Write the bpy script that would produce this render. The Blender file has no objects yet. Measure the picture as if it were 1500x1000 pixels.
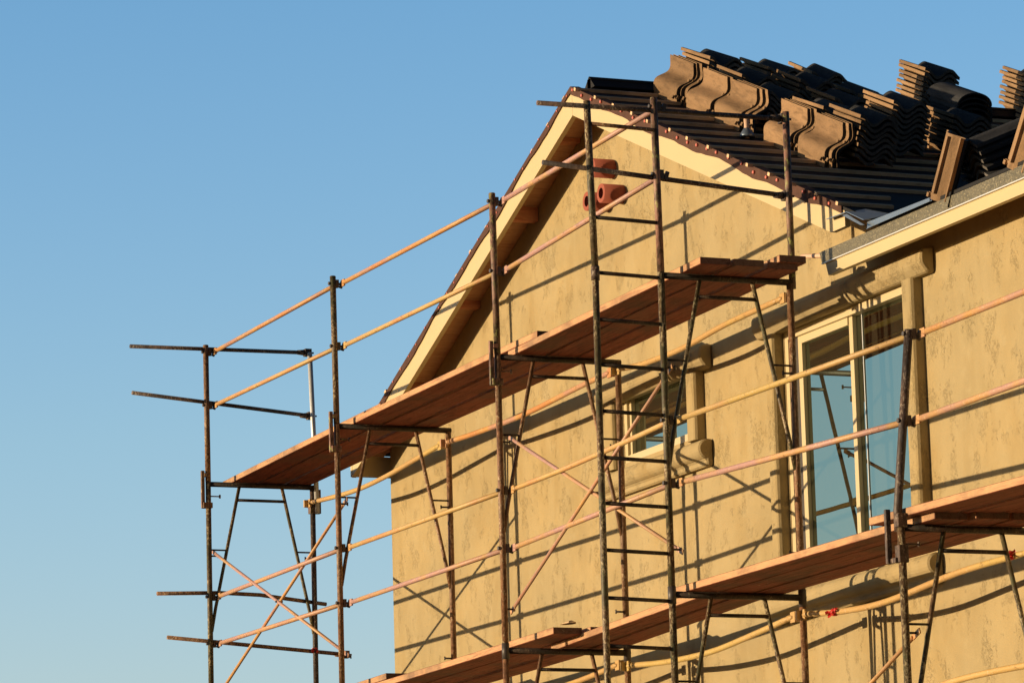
import bpy, math, random
from mathutils import Vector, Matrix
random.seed(7)
C = bpy.context.scene.collection
V = Vector
GROUND = -4.6

# ------------------------------------------------------------------ mesh collector
class MB:
    def __init__(s): s.v = []; s.f = []; s.m = []; s.sm = []
    def _add(s, vs, fs, smooth=False, mi=0):
        b = len(s.v); s.v += [V(q) for q in vs]
        for f in fs: s.f.append([b + i for i in f]); s.m.append(mi); s.sm.append(smooth)
    def path(s, pts, r, n=12, mi=0, cap=True):
        pts = [V(p) for p in pts]; rs = r if isinstance(r, (list, tuple)) else [r] * len(pts)
        d0 = (pts[1] - pts[0]).normalized()
        ref = V((0, 0, 1)) if abs(d0.z) < .9 else V((1, 0, 0))
        vs = []
        for i, p in enumerate(pts):
            if i == 0: d = pts[1] - pts[0]
            elif i == len(pts) - 1: d = pts[-1] - pts[-2]
            else: d = (pts[i + 1] - pts[i]).normalized() + (pts[i] - pts[i - 1]).normalized()
            d.normalize(); u = d.cross(ref).normalized(); w = u.cross(d)
            for k in range(n):
                a = 2 * math.pi * k / n
                vs.append(p + (u * math.cos(a) + w * math.sin(a)) * rs[i])
        fs = []
        for i in range(len(pts) - 1):
            for k in range(n):
                k2 = (k + 1) % n
                fs.append([i * n + k, i * n + k2, (i + 1) * n + k2, (i + 1) * n + k])
        s._add(vs, fs, True, mi)
        if cap:
            b = len(s.v) - len(vs)
            s.f.append([b + k for k in range(n)][::-1]); s.m.append(mi); s.sm.append(False)
            e = b + (len(pts) - 1) * n
            s.f.append([e + k for k in range(n)]); s.m.append(mi); s.sm.append(False)
        return s
    def tube(s, a, b, r, n=12, mi=0): return s.path([a, b], r, n, mi)
    def box(s, lo, hi, mi=0):
        x0, y0, z0 = lo; x1, y1, z1 = hi
        s._add([(x0,y0,z0),(x1,y0,z0),(x1,y1,z0),(x0,y1,z0),(x0,y0,z1),(x1,y0,z1),(x1,y1,z1),(x0,y1,z1)],
               [[0,3,2,1],[4,5,6,7],[0,1,5,4],[1,2,6,5],[2,3,7,6],[3,0,4,7]], False, mi); return s
    def obox(s, c, ax, ay, az, hx, hy, hz, mi=0):
        c = V(c); ax, ay, az = V(ax).normalized(), V(ay).normalized(), V(az).normalized()
        vs = [c + ax*hx*i + ay*hy*j + az*hz*k for k in (-1,1) for (i,j) in ((-1,-1),(1,-1),(1,1),(-1,1))]
        s._add(vs, [[0,3,2,1],[4,5,6,7],[0,1,5,4],[1,2,6,5],[2,3,7,6],[3,0,4,7]], False, mi); return s
    def beam(s, a, b, w, h, up=(0,0,1), mi=0):
        a, b = V(a), V(b); d = (b - a).normalized(); u = V(up); y = u.cross(d).normalized(); z = d.cross(y)
        return s.obox((a + b) / 2, d, y, z, (b - a).length / 2, w / 2, h / 2, mi)
    def prism(s, poly, ext, mi=0, smooth=False):
        """poly: list of 3D points; ext: extrusion vector"""
        poly = [V(q) for q in poly]; e = V(ext); n = len(poly)
        b = len(s.v); s.v += poly + [q + e for q in poly]
        s.f.append([b + i for i in range(n)][::-1]); s.f.append([b + n + i for i in range(n)]); s.m += [mi, mi]; s.sm += [False, False]
        for i in range(n):
            j = (i + 1) % n; s.f.append([b+i, b+j, b+n+j, b+n+i]); s.m.append(mi); s.sm.append(smooth)
        return s
    def build(s, name, mat, parent=None, origin=None, bevel=0):
        if origin is None:
            if parent is not None: origin = parent_world(parent)
            else:
                mn = [min(q[i] for q in s.v) for i in range(3)]; mx = [max(q[i] for q in s.v) for i in range(3)]
                origin = V(((mn[0]+mx[0])/2, (mn[1]+mx[1])/2, mn[2]))
        origin = V(origin)
        me = bpy.data.meshes.new(name)
        me.from_pydata([tuple(q - origin) for q in s.v], [], s.f)
        me.polygons.foreach_set('material_index', s.m); me.polygons.foreach_set('use_smooth', s.sm)
        for m in (mat if isinstance(mat, (list, tuple)) else [mat]): me.materials.append(m)
        me.validate(); me.update()
        import bmesh as _b
        bm = _b.new(); bm.from_mesh(me); _b.ops.recalc_face_normals(bm, faces=bm.faces)
        if bevel: _b.ops.bevel(bm, geom=[e for e in bm.edges if len(e.link_faces) == 2 and e.calc_face_angle(0) > .6], offset=bevel, segments=1, affect='EDGES')
        bm.to_mesh(me); bm.free()
        o = bpy.data.objects.new(name, me); C.objects.link(o)
        if parent is not None:
            o.parent = parent; o.location = origin - parent_world(parent)
        else: o.location = origin
        return o

def parent_world(o):
    p = V(o.location)
    while o.parent: o = o.parent; p += V(o.location)
    return p
def tag(o, label=None, cat=None, group=None, kind=None):
    if label: o['label'] = label
    if cat: o['category'] = cat
    if group: o['group'] = group
    if kind: o['kind'] = kind
    return o
def thing(name, loc, label, cat, group=None):
    o = bpy.data.objects.new(name, None); C.objects.link(o); o.location = loc; o.empty_display_size = .2
    return tag(o, label, cat, group)

# ------------------------------------------------------------------ materials
class NT:
    def __init__(s, name):
        s.m = bpy.data.materials.new(name); s.m.use_nodes = True; s.t = s.m.node_tree; s.n = s.t.nodes
        s.b = s.n['Principled BSDF']
    def new(s, t, **k):
        x = s.n.new(t)
        for a, b in k.items(): setattr(x, a, b)
        return x
    def link(s, a, b): s.t.links.new(a, b)
    def coord(s, scale=(1,1,1), rnd=True, kind='Object'):
        tc = s.new('ShaderNodeTexCoord'); mp = s.new('ShaderNodeMapping'); mp.inputs['Scale'].default_value = scale
        src = tc.outputs[kind]
        if rnd:
            oi = s.new('ShaderNodeObjectInfo'); ad = s.new('ShaderNodeVectorMath', operation='MULTIPLY_ADD')
            ad.inputs[1].default_value = (1,1,1); s.link(src, ad.inputs[0])
            mu = s.new('ShaderNodeMath', operation='MULTIPLY'); mu.inputs[1].default_value = 57.; s.link(oi.outputs['Random'], mu.inputs[0])
            cb = s.new('ShaderNodeCombineXYZ'); 
            for i in range(3): s.link(mu.outputs[0], cb.inputs[i])
            s.link(cb.outputs[0], ad.inputs[2]); src = ad.outputs[0]
        s.link(src, mp.inputs['Vector']); return mp.outputs[0]
    def noise(s, vec, scale, detail=4, rough=.55, dist=0):
        x = s.new('ShaderNodeTexNoise'); x.inputs['Scale'].default_value = scale; x.inputs['Detail'].default_value = detail
        x.inputs['Roughness'].default_value = rough; x.inputs['Distortion'].default_value = dist
        s.link(vec, x.inputs['Vector']); return x.outputs['Fac']
    def ramp(s, fac, stops, interp='LINEAR'):
        x = s.new('ShaderNodeValToRGB'); x.color_ramp.interpolation = interp
        e = x.color_ramp.elements
        while len(e) < len(stops): e.new(.5)
        for i, (p, c) in enumerate(stops):
            e[i].position = p; e[i].color = (c[0], c[1], c[2], 1) if isinstance(c, (tuple, list)) else (c, c, c, 1)
        s.link(fac, x.inputs['Fac']); return x.outputs['Color']
    def mix(s, a, b, fac, mode='MIX'):
        x = s.new('ShaderNodeMix', data_type='RGBA', blend_type=mode)
        for val, k in ((fac, 0), (a, 6), (b, 7)):
            if hasattr(val, 'links'): s.link(val, x.inputs[k])
            elif k == 0: x.inputs[0].default_value = val
            else: x.inputs[k].default_value = (*val[:3], 1)
        return x.outputs[2]
    def math(s, op, a, b=0):
        x = s.new('ShaderNodeMath', operation=op)
        for i, val in enumerate((a, b)):
            if hasattr(val, 'links'): s.link(val, x.inputs[i])
            else: x.inputs[i].default_value = val
        return x.outputs[0]
    def bump(s, h, strength, dist):
        x = s.new('ShaderNodeBump'); x.inputs['Strength'].default_value = strength; x.inputs['Distance'].default_value = dist
        s.link(h, x.inputs['Height']); s.link(x.outputs[0], s.b.inputs['Normal'])
    def out(s, col, rough=.7, spec=.3, metal=0):
        if hasattr(col, 'links'): s.link(col, s.b.inputs['Base Color'])
        else: s.b.inputs['Base Color'].default_value = (*col, 1)
        if hasattr(rough, 'links'): s.link(rough, s.b.inputs['Roughness'])
        else: s.b.inputs['Roughness'].default_value = rough
        s.b.inputs['Specular IOR Level'].default_value = spec; s.b.inputs['Metallic'].default_value = metal
        return s.m

def mat_steel(name, base, rust, fleck, rustpos=.5, fleckpos=.6, scale=9, rough=.55):
    t = NT(name); v = t.coord((1,1,.6))
    n1 = t.noise(v, scale * .45, 5, .65); n2 = t.noise(v, scale * 5, 4, .65); n3 = t.noise(v, scale * 9, 3, .6); n4 = t.noise(v, scale*.9, 3, .6)
    c = t.mix(base, rust, t.ramp(n1, [(rustpos - .06, 0), (rustpos + .06, 1)]))
    c = t.mix(c, [q * .35 for q in rust], t.ramp(n2, [(.45, 0), (.58, .85)]))
    fl = t.math('MULTIPLY', t.ramp(n3, [(fleckpos - .04, 0), (fleckpos + .03, 1)]), t.ramp(n4, [(.45, .05), (.60, .9)]))
    c = t.mix(c, fleck, fl)
    t.bump(n2, .4, .004)
    return t.out(c, rough, .4)

def mat_paint2(name, a, b, c3, scale=1.6):
    """guard rail paint: long patches of yellow, orange and faded lilac primer with scratches"""
    t = NT(name); v = t.coord((1,1,1))
    n1 = t.noise(v, scale, 3, .5); n2 = t.noise(v, 30, 4, .6); n3 = t.noise(v, 75, 2, .5)
    c = t.ramp(n1, [(.36, a), (.47, b), (.58, c3), (.66, a)])
    c = t.mix(c, (.16,.08,.04), t.ramp(n2, [(.6, 0), (.72, .75)]))
    c = t.mix(c, (.62,.5,.34), t.ramp(n3, [(.62, 0), (.68, .6)]))
    t.bump(n2, .2, .003)
    return t.out(c, .5, .4)

def mat_wood(name, c1, c2, dark, along='x', knots=True, rough=.75):
    t = NT(name); sc = {'x': (.7, 9, 9), 'y': (9, .7, 9), 'z': (9, 9, .7)}[along]
    v = t.coord(sc); v2 = t.coord((1,1,1))
    n1 = t.noise(v, 3.2, 6, .65, 1.2); n2 = t.noise(v, 14, 4, .6, .5); n3 = t.noise(v2, 2.2, 4, .6)
    c = t.ramp(n1, [(.32, dark), (.45, c1), (.6, c2), (.72, c1)])
    c = t.mix(c, dark, t.ramp(n2, [(.5, 0), (.68, .6)]))
    c = t.mix(c, [q * .55 for q in dark], t.ramp(n3, [(.52, 0), (.72, .65)]))
    if 'plank' in name:
        n5 = t.noise(v2, 26, 4, .7); c = t.mix(c, (.42,.33,.22), t.ramp(n5, [(.66, 0), (.70, .8)]))
        c = t.mix(c, (.16,.12,.09), t.ramp(t.noise(v2, 1.1, 5, .65), [(.48, 0), (.68, .55)]))
    t.bump(n2, .6, .006)
    return t.out(c, rough, .2)

def mat_plain(name, col, rough=.6, spec=.3, var=.12, scale=12, bump=.1, metal=0):
    t = NT(name); v = t.coord(); n = t.noise(v, scale, 5, .6)
    c = t.mix([q * (1 - var) for q in col], [min(1, q * (1 + var)) for q in col], n)
    n2 = t.noise(v, scale * .25, 4, .6); c = t.mix(c, [q * .7 for q in col], t.ramp(n2, [(.55, 0), (.75, var * 3 if var < .3 else .9)]))
    if bump: t.bump(n, bump, .004)
    return t.out(c, rough, spec, metal)

def mat_stucco(name):
    t = NT(name); v = t.coord((1, 1, 1), rnd=False)
    vs = t.coord((1.25, 1, .72), rnd=False)            # trowel marks run mostly up the wall
    big = t.noise(v, .9, 4, .6); mid = t.noise(vs, 2.6, 5, .6, .3); fine = t.noise(v, 70, 4, .65); wide = t.noise(v, 7, 4, .6)
    c = t.ramp(mid, [(.3, (.315,.235,.112)), (.47, (.355,.272,.136)), (.62, (.39,.305,.160)), (.76, (.33,.25,.125))])
    c = t.mix(c, (.30,.25,.145), t.ramp(big, [(.42, 0), (.62, .65)]))
    c = t.mix(c, (.38,.315,.185), t.ramp(wide, [(.56, 0), (.70, .55)]))
    # broken trowel ridges: thin contour lines of a warped noise, only in patches
    w = t.noise(vs, 24, 5, .72, 1.4)
    ridge = t.ramp(w, [(.478, 0), (.492, 1), (.50, 1), (.516, 0)])
    w2 = t.noise(vs, 52, 4, .7, .7)
    r2 = t.ramp(w2, [(.47, 0), (.49, .8), (.50, .8), (.52, 0)])
    patch = t.ramp(t.noise(vs, 4.2, 5, .7), [(.535, 0), (.58, 1)])
    patch2 = t.ramp(t.noise(vs, 1.3, 6, .75), [(.58, 0), (.64, .7)])
    drying = t.ramp(t.noise(t.coord((1.6, 1, .22), rnd=False), 1.6, 5, .62, .5), [(.40, 0), (.5, .35), (.62, 1)])
    h = t.math('ADD', t.math('MULTIPLY', ridge, patch), t.math('MULTIPLY', r2, patch2))
    c = t.mix(c, (.385,.315,.182), t.math('MULTIPLY', drying, .45))
    c = t.mix(c, (.22,.165,.085), t.math('MULTIPLY', h, .10))  # dark tint on the ridges: their small shadows put into the colour
    hh = t.math('ADD', t.math('MULTIPLY', h, -1.0), t.math('MULTIPLY', fine, .4))
    hh = t.math('ADD', hh, t.math('MULTIPLY', wide, .6))
    t.bump(hh, .6, .010)
    return t.out(c, .9, .12)

M = {}
M['stucco'] = mat_stucco('stucco')
M['trim'] = mat_stucco('trim_stucco')
M['post_brown'] = mat_steel('rusty_brown_steel', (.21,.125,.07), (.27,.13,.065), (.46,.36,.22), .50, .57)
M['post_green'] = mat_steel('dark_olive_steel', (.075,.075,.035), (.16,.095,.05), (.44,.37,.22), .52, .545)
M['post_dark'] = mat_steel('dark_steel', (.06,.052,.052), (.12,.075,.055), (.30,.25,.20), .52, .58)
M['bearer'] = mat_steel('blackened_steel', (.028,.025,.018), (.055,.03,.018), (.17,.14,.08), .5, .62)
M['post_mix'] = mat_steel('patched_steel', (.30,.16,.12), (.13,.09,.06), (.36,.38,.13), .5, .58, 5)
M['zinc'] = mat_plain('galvanised_steel', (.62,.64,.66), .45, .5, .12, 20, .1, .3)
M['rail_y'] = mat_paint2('yellow_rail_paint', (.50,.33,.12), (.54,.37,.15), (.52,.28,.12))
M['rail_p'] = mat_paint2('faded_pink_rail_paint', (.46,.26,.17), (.44,.26,.24), (.52,.31,.13))
M['rail_o'] = mat_paint2('orange_rail_paint', (.50,.23,.09), (.53,.30,.11), (.42,.24,.19))
M['tube_y'] = mat_paint2('bright_yellow_paint', (.48,.345,.12), (.50,.34,.14), (.46,.29,.12), 1.0)
M['plank'] = mat_wood('scaffold_plank_wood', (.24,.066,.040), (.31,.095,.055), (.06,.018,.013))
M['plank_end'] = mat_wood('weathered_plank_end', (.14,.075,.06), (.18,.10,.08), (.07,.03,.025))
M['plank_edge'] = mat_wood('sawn_plank_edge', (.50,.30,.16), (.56,.34,.18), (.36,.17,.10))
M['lookout'] = mat_wood('raw_lumber', (.50,.20,.11), (.56,.28,.16), (.36,.14,.08), 'y')
M['batten'] = mat_wood('batten_lumber', (.72,.50,.31), (.78,.57,.37), (.50,.34,.21), 'y')
M['fascia'] = mat_plain('cream_fascia_paint', (.53,.43,.245), .55, .3, .05, 6, .06)
M['soffit'] = mat_wood('soffit_plywood', (.50,.28,.16), (.56,.33,.19), (.38,.19,.11), 'y')
M['felt'] = mat_plain('black_roofing_felt', (.011,.011,.012), .75, .3, .4, 6, .6)
M['felt_edge'] = mat_plain('brown_felt_edge', (.085,.042,.03), .8, .2, .4, 14, .6)
M['cap'] = mat_plain('pink_plastic_cap', (.55,.15,.11), .5, .4, .1)
M['galv'] = None
M['flash'] = mat_plain('blue_grey_flashing', (.20,.25,.31), .35, .6, .15, 8, .1, .6)
M['terracotta'] = mat_plain('terracotta_clay', (.30,.085,.055), .75, .2, .15, 20, .2)
M['vinyl'] = mat_plain('tan_vinyl', (.54,.45,.27), .4, .4, .03, 10, .02)
M['ribbon'] = mat_plain('red_ribbon_plastic', (.55,.035,.03), .4, .4, .15)
M['pvc'] = mat_plain('pale_pipe', (.62,.42,.30), .5, .4, .2)
M['bolt'] = mat_plain('dark_bolt_steel', (.06,.05,.045), .5, .5, .3)
M['dirt'] = mat_plain('bare_earth', (.15,.11,.07), .95, .1, .3, 1.5, .6)
M['debris'] = mat_plain('dried_mortar', (.5,.36,.22), .9, .1, .3)

def mat_galv():
    t = NT('speckled_galvanised_edge'); v = t.coord(); n = t.noise(v, 85, 3, .75); n2 = t.noise(v, 5, 4, .6)
    c = t.ramp(n, [(.35, (.06,.055,.035)), (.55, (.12,.105,.06)), (.70, (.42,.37,.24))])
    c = t.mix(c, (.16,.14,.085), t.ramp(n2, [(.4, 0), (.7, .6)])); t.bump(n, .3, .003)
    return t.out(c, .5, .5, .15)
M['galv'] = mat_galv()

def mat_glass():
    t = NT('tinted_double_glazing'); v = t.coord((1,1,1), rnd=False)
    n = t.noise(v, 1.3, 3, .5)
    b = t.b; b.inputs['Base Color'].default_value = (.03,.028,.018,1); b.inputs['Roughness'].default_value = .35; b.inputs['Specular IOR Level'].default_value = 0
    g = t.new('ShaderNodeBsdfGlossy'); g.inputs['Roughness'].default_value = .0; g.inputs['Color'].default_value = (.68,.82,.70,1)
    bp = t.new('ShaderNodeBump'); bp.inputs['Strength'].default_value = .03; bp.inputs['Distance'].default_value = .01
    t.link(n, bp.inputs['Height']); t.link(bp.outputs[0], g.inputs['Normal'])
    mx = t.new('ShaderNodeMixShader'); mx.inputs[0].default_value = .43
    t.link(b.outputs[0], mx.inputs[1]); t.link(g.outputs[0], mx.inputs[2])
    t.link(mx.outputs[0], t.n['Material Output'].inputs['Surface']); return t.m
M['glass'] = mat_glass()
def mat_tile(name, col, k=.25):
    t = NT(name); v = t.coord(); n = t.noise(v, 7, 5, .6); n2 = t.noise(v, 70, 3, .6)
    c = t.mix([q*(1-k) for q in col], [q*(1+k) for q in col], n); c = t.mix(c, [q*.5 for q in col], t.ramp(n2, [(.55, 0), (.7, .5)]))
    n4 = t.noise(t.coord((3, 12, 12)), 2.0, 5, .65, .4)
    c = t.mix(c, [q*.55 for q in col], t.ramp(n4, [(.48, 0), (.66, .8)]))
    oi = t.new('ShaderNodeObjectInfo'); hv = t.new('ShaderNodeHueSaturation'); mr_ = t.math('ADD', t.math('MULTIPLY', oi.outputs['Random'], .5), .75)
    t.link(mr_, hv.inputs['Value']); t.link(c, hv.inputs['Color']); c = hv.outputs[0]
    t.bump(n2, .4, .004); return t.out(c, .8, .2)
M['tile_top'] = mat_tile('charcoal_tile_face', (.045,.047,.052))
M['tile_end'] = mat_tile('skylit_tile_end', (.13,.12,.115))  # tile ends lightened: sky light on them put into the colour
M['tile_raw'] = mat_tile('bare_concrete_tile', (.265,.168,.092))

# ------------------------------------------------------------------ world, sun, camera
sc = bpy.context.scene
w = bpy.data.worlds.new('World'); sc.world = w; w.use_nodes = True
SUN_DIR = V((-.30, -1.34, .115)).normalized()          # towards the sun
nt = w.node_tree; bg = nt.nodes['Background']
sky = nt.nodes.new('ShaderNodeTexSky'); sky.sky_type = 'NISHITA'; sky.sun_disc = False
sky.sun_elevation = math.asin(SUN_DIR.z); sky.sun_rotation = math.atan2(SUN_DIR.x, SUN_DIR.y)
sky.altitude = 0; sky.air_density = 1.0; sky.dust_density = .6; sky.ozone_density = 1.6
tc = nt.nodes.new('ShaderNodeTexCoord'); sx = nt.nodes.new('ShaderNodeSeparateXYZ'); rp = nt.nodes.new('ShaderNodeValToRGB')
nt.links.new(tc.outputs['Generated'], sx.inputs[0]); nt.links.new(sx.outputs['Z'], rp.inputs['Fac'])
SKY = [(0, (1.35,1.45,2.0)), (.096, (1.41,1.50,2.06)), (.16, (1.31,1.54,1.98)), (.26, (1.02,1.46,1.98)), (.40, (.42,.62,.85)), (1, (.22,.32,.45))]
e = rp.color_ramp.elements
while len(e) < len(SKY): e.new(.5)
for i, (p_, c_) in enumerate(SKY): e[i].position = p_; e[i].color = (*[q / 2.5 for q in c_], 1)
m1 = nt.nodes.new('ShaderNodeVectorMath'); m1.operation = 'MULTIPLY'; m2 = nt.nodes.new('ShaderNodeVectorMath'); m2.operation = 'SCALE'; m2.inputs['Scale'].default_value = 2.5
nt.links.new(sky.outputs[0], m1.inputs[0]); nt.links.new(rp.outputs['Color'], m1.inputs[1]); nt.links.new(m1.outputs[0], m2.inputs[0])
# sky dimmed by hand towards +X, behind the camera, to weaken fill light
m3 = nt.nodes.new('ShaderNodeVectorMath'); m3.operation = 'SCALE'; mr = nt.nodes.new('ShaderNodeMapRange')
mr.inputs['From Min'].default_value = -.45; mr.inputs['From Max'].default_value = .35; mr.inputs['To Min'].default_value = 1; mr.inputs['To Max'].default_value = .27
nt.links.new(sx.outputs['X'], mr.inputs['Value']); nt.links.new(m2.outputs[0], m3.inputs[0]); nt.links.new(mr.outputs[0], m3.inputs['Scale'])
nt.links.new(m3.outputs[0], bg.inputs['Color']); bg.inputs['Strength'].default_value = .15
sl = bpy.data.lights.new('sun', 'SUN'); sl.energy = 4.8; sl.angle = math.radians(.5); sl.color = (1, .745, .45)
so = bpy.data.objects.new('sun', sl); C.objects.link(so); so.location = (-6, -30, 8)
so.rotation_euler = SUN_DIR.to_track_quat('Z', 'Y').to_euler()
cam = bpy.data.cameras.new('camera'); co = bpy.data.objects.new('camera', cam); C.objects.link(co); sc.camera = co
r = V((0.38867395865656773, 0.920955465898083, -0.027813372587256566)); u = V((0.17709710757825353, -0.045048852707845, 0.9831618459628727)); d = V((-0.904195315376965, 0.3870550745076878, 0.18060786513382818))
mat = Matrix.Identity(4)
for i in range(3): mat[i][0] = r[i]; mat[i][1] = u[i]; mat[i][2] = -d[i]
mat.translation = V((24.12852564514519, -11.371760883517094, -3.2545797316364213)); co.matrix_world = mat
cam.sensor_width = 36; cam.lens = 6258.45 / 1500 * 36; cam.clip_end = 5000; cam.clip_start = .5
sc.view_settings.view_transform = 'Standard'; sc.view_settings.look = 'None'; sc.view_settings.gamma = 1
sc.view_settings.exposure = 0.35

# ------------------------------------------------------------------ ground
g = MB(); g._add([(-900,-900,GROUND),(900,-900,GROUND),(900,900,GROUND),(-900,900,GROUND)], [[0,1,2,3]])
tag(g.build('ground', M['dirt'], origin=(0,0,GROUND)), kind='structure')

# ------------------------------------------------------------------ house
PX, PZ, S = -3.67, 4.21, .423            # peak of the gable, roof slope
WY, FY = 1.34, 1.06                       # wall face, face of the fascia boards
def gz(x): return PZ - S * abs(x - PX)    # roof surface of the gable
house = thing('house', (0, WY, GROUND), 'tan stucco house under construction with a gable end and unfinished battened roof', 'house')

# front wall as vertical strips round the two window openings
WX0, WX1 = -8.18, 9.0
OPEN = [(-3.56, -2.44, 1.42, 1.93), (-.955, .82, .30, 1.90)]
def wtop(x):
    return max(gz(x) - .03, 2.26) if x > PX else gz(x) - .03
xs = sorted({WX0, PX, WX1, .86} | {a for o in OPEN for a in o[:2]})
b = MB(); TH = .16
for x0, x1 in zip(xs, xs[1:]):
    op = [o for o in OPEN if o[0] <= x0 + 1e-6 and o[1] >= x1 - 1e-6]
    segs = [(None, None)] if not op else [('lo', op[0][2]), (op[0][3], 'hi')]
    for sg in segs:
        za0 = za1 = GROUND; zb0, zb1 = wtop(x0), wtop(x1)
        if sg[0] == 'lo': zb0 = zb1 = sg[1]
        elif sg[1] == 'hi': za0 = za1 = sg[0]
        # only outer faces: front sheet, plus back sheet
        b._add([(x0,WY,za0),(x1,WY,za1),(x1,WY,zb1),(x0,WY,zb0)], [[0,1,2,3]])
        b._add([(x0,WY+TH,za0),(x1,WY+TH,za1),(x1,WY+TH,zb1),(x0,WY+TH,zb0)], [[3,2,1,0]])
for (x0,x1,z0,z1) in OPEN:
    b._add([(x0,WY,z0),(x1,WY,z0),(x1,WY+TH,z0),(x0,WY+TH,z0)], [[0,1,2,3]])
    b._add([(x0,WY,z1),(x1,WY,z1),(x1,WY+TH,z1),(x0,WY+TH,z1)], [[3,2,1,0]])
    b._add([(x0,WY,z0),(x0,WY+TH,z0),(x0,WY+TH,z1),(x0,WY,z1)], [[0,1,2,3]])
    b._add([(x1,WY,z0),(x1,WY+TH,z0),(x1,WY+TH,z1),(x1,WY,z1)], [[3,2,1,0]])
me_wall = b.build('front_wall', M['stucco'], house)
b = MB()
b._add([(WX0,WY,GROUND),(WX0,10.1,GROUND),(WX0,10.1,gz(WX0)-.03),(WX0,WY,gz(WX0)-.03)], [[0,1,2,3]]); b.build('side_wall', M['stucco'], house)
b = MB(); b._add([(WX0,10.1,GROUND),(WX1,10.1,GROUND),(WX1,10.1,2.2),(WX0,10.1,2.2)], [[0,1,2,3]]); b.build('back_wall', M['stucco'], house)
b = MB(); b._add([(WX1,WY,GROUND),(WX1,10.1,GROUND),(WX1,10.1,2.25),(WX1,5.72,4.16),(WX1,WY,2.28)], [[0,1,2,3,4]]); b.build('side_wall', M['stucco'], house)

# roof decks (felt covered)
RIDGE_Y = 5.72
def cz(y): return 2.24 + S * (y - FY)      # front slope of the wing
def deck(pts, mat='felt', t=.022):
    q = MB(); q.prism([(x,y,z-t) for x,y,z in pts], (0,0,t)); return q.build('roof_slope', M[mat], house)
VX = PX + (PZ - 2.24) / S                  # valley meets the eave
deck([(PX,FY,PZ),(VX,FY,2.24),(PX,FY+VX-PX,PZ)])
RIDGE_Y = FY + VX - PX
LX = -8.34
deck([(PX,FY,PZ),(PX,RIDGE_Y,PZ),(LX,RIDGE_Y+PX-LX,gz(LX)),(LX,FY,gz(LX))])
deck([(VX,FY,2.24),(WX1+.3,FY,2.24),(WX1+.3,RIDGE_Y,PZ),(PX,RIDGE_Y,PZ)])
deck([(PX,RIDGE_Y,PZ),(WX1+.3,RIDGE_Y,PZ),(WX1+.3,RIDGE_Y+PX-LX,gz(LX)),(LX,RIDGE_Y+PX-LX,gz(LX))])

# soffit under the rakes and under the wing eave
b = MB()
b.prism([(LX+.03,FY+.04,gz(LX+.03)-.045),(PX,FY+.04,PZ-.045),(PX,WY-.002,PZ-.045),(LX+.03,WY-.002,gz(LX+.03)-.045)], (0,0,.02))
b.prism([(PX,FY+.04,PZ-.045),(.5,FY+.04,gz(.5)-.045),(.5,WY-.002,gz(.5)-.045),(PX,WY-.002,PZ-.045)], (0,0,.02))
b.build('soffit', M['soffit'], house)
b = MB(); b.prism([(.30,FY+.04,2.215),(WX1,FY+.04,2.215),(WX1,WY-.002,2.245),(.30,WY-.002,2.245)], (0,0,-.02)); b.build('soffit', M['soffit'], house)

# rake boards : bottom edge at PZ-.21
for sgn, xe in ((-1, LX), (1, .52)):
    q = MB()
    def bt(x): return PZ - .208 - S * abs(x - PX)
    def tp(x): return PZ - .024 - S * abs(x - PX)
    if sgn < 0: poly = [(PX,FY,bt(PX)),(PX,FY,tp(PX)),(xe,FY,tp(xe)),(xe,FY,bt(xe))]
    else:
        zc = 2.312; xb = PX + (PZ - .208 - zc) / S
        poly = [(PX+.003,FY,bt(PX)),(PX+.003,FY,tp(PX)),(xe,FY,tp(xe)),(xe,FY,zc),(xb,FY,zc)]
    q.prism(poly, (0,.038,0)); q.build('rake_board', M['fascia'], house)
q = MB(); q.box((LX-.02,FY-.002,gz(LX)-.20),(LX+.02,RIDGE_Y+3,gz(LX)-.03)); q.build('eave_board', M['fascia'], house)
for i, (x, z) in enumerate([(-4.20,3.925),(-5.03,3.50),(-6.21,3.05),(-7.31,2.60),(-8.2,2.22)]):
    q = MB(); zt = gz(x) - .05; 
    q.prism([(x-.045,FY+.04,z-.0),(x+.045,FY+.04,z-.0),(x+.045,FY+.04,gz(x+.045)-.047),(x-.045,FY+.04,gz(x-.045)-.047)], (0,WY-FY-.044,0)); q.build('lookout', M['lookout'], house)
for x in (-3.1,-2.0,-.9):
    q = MB(); z = gz(x) - .16
    q.prism([(x-.045,FY+.04,z),(x+.045,FY+.04,z),(x+.045,FY+.04,gz(x+.045)-.047),(x-.045,FY+.04,gz(x-.045)-.047)], (0,WY-FY-.044,0)); q.build('lookout', M['lookout'], house)

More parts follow.
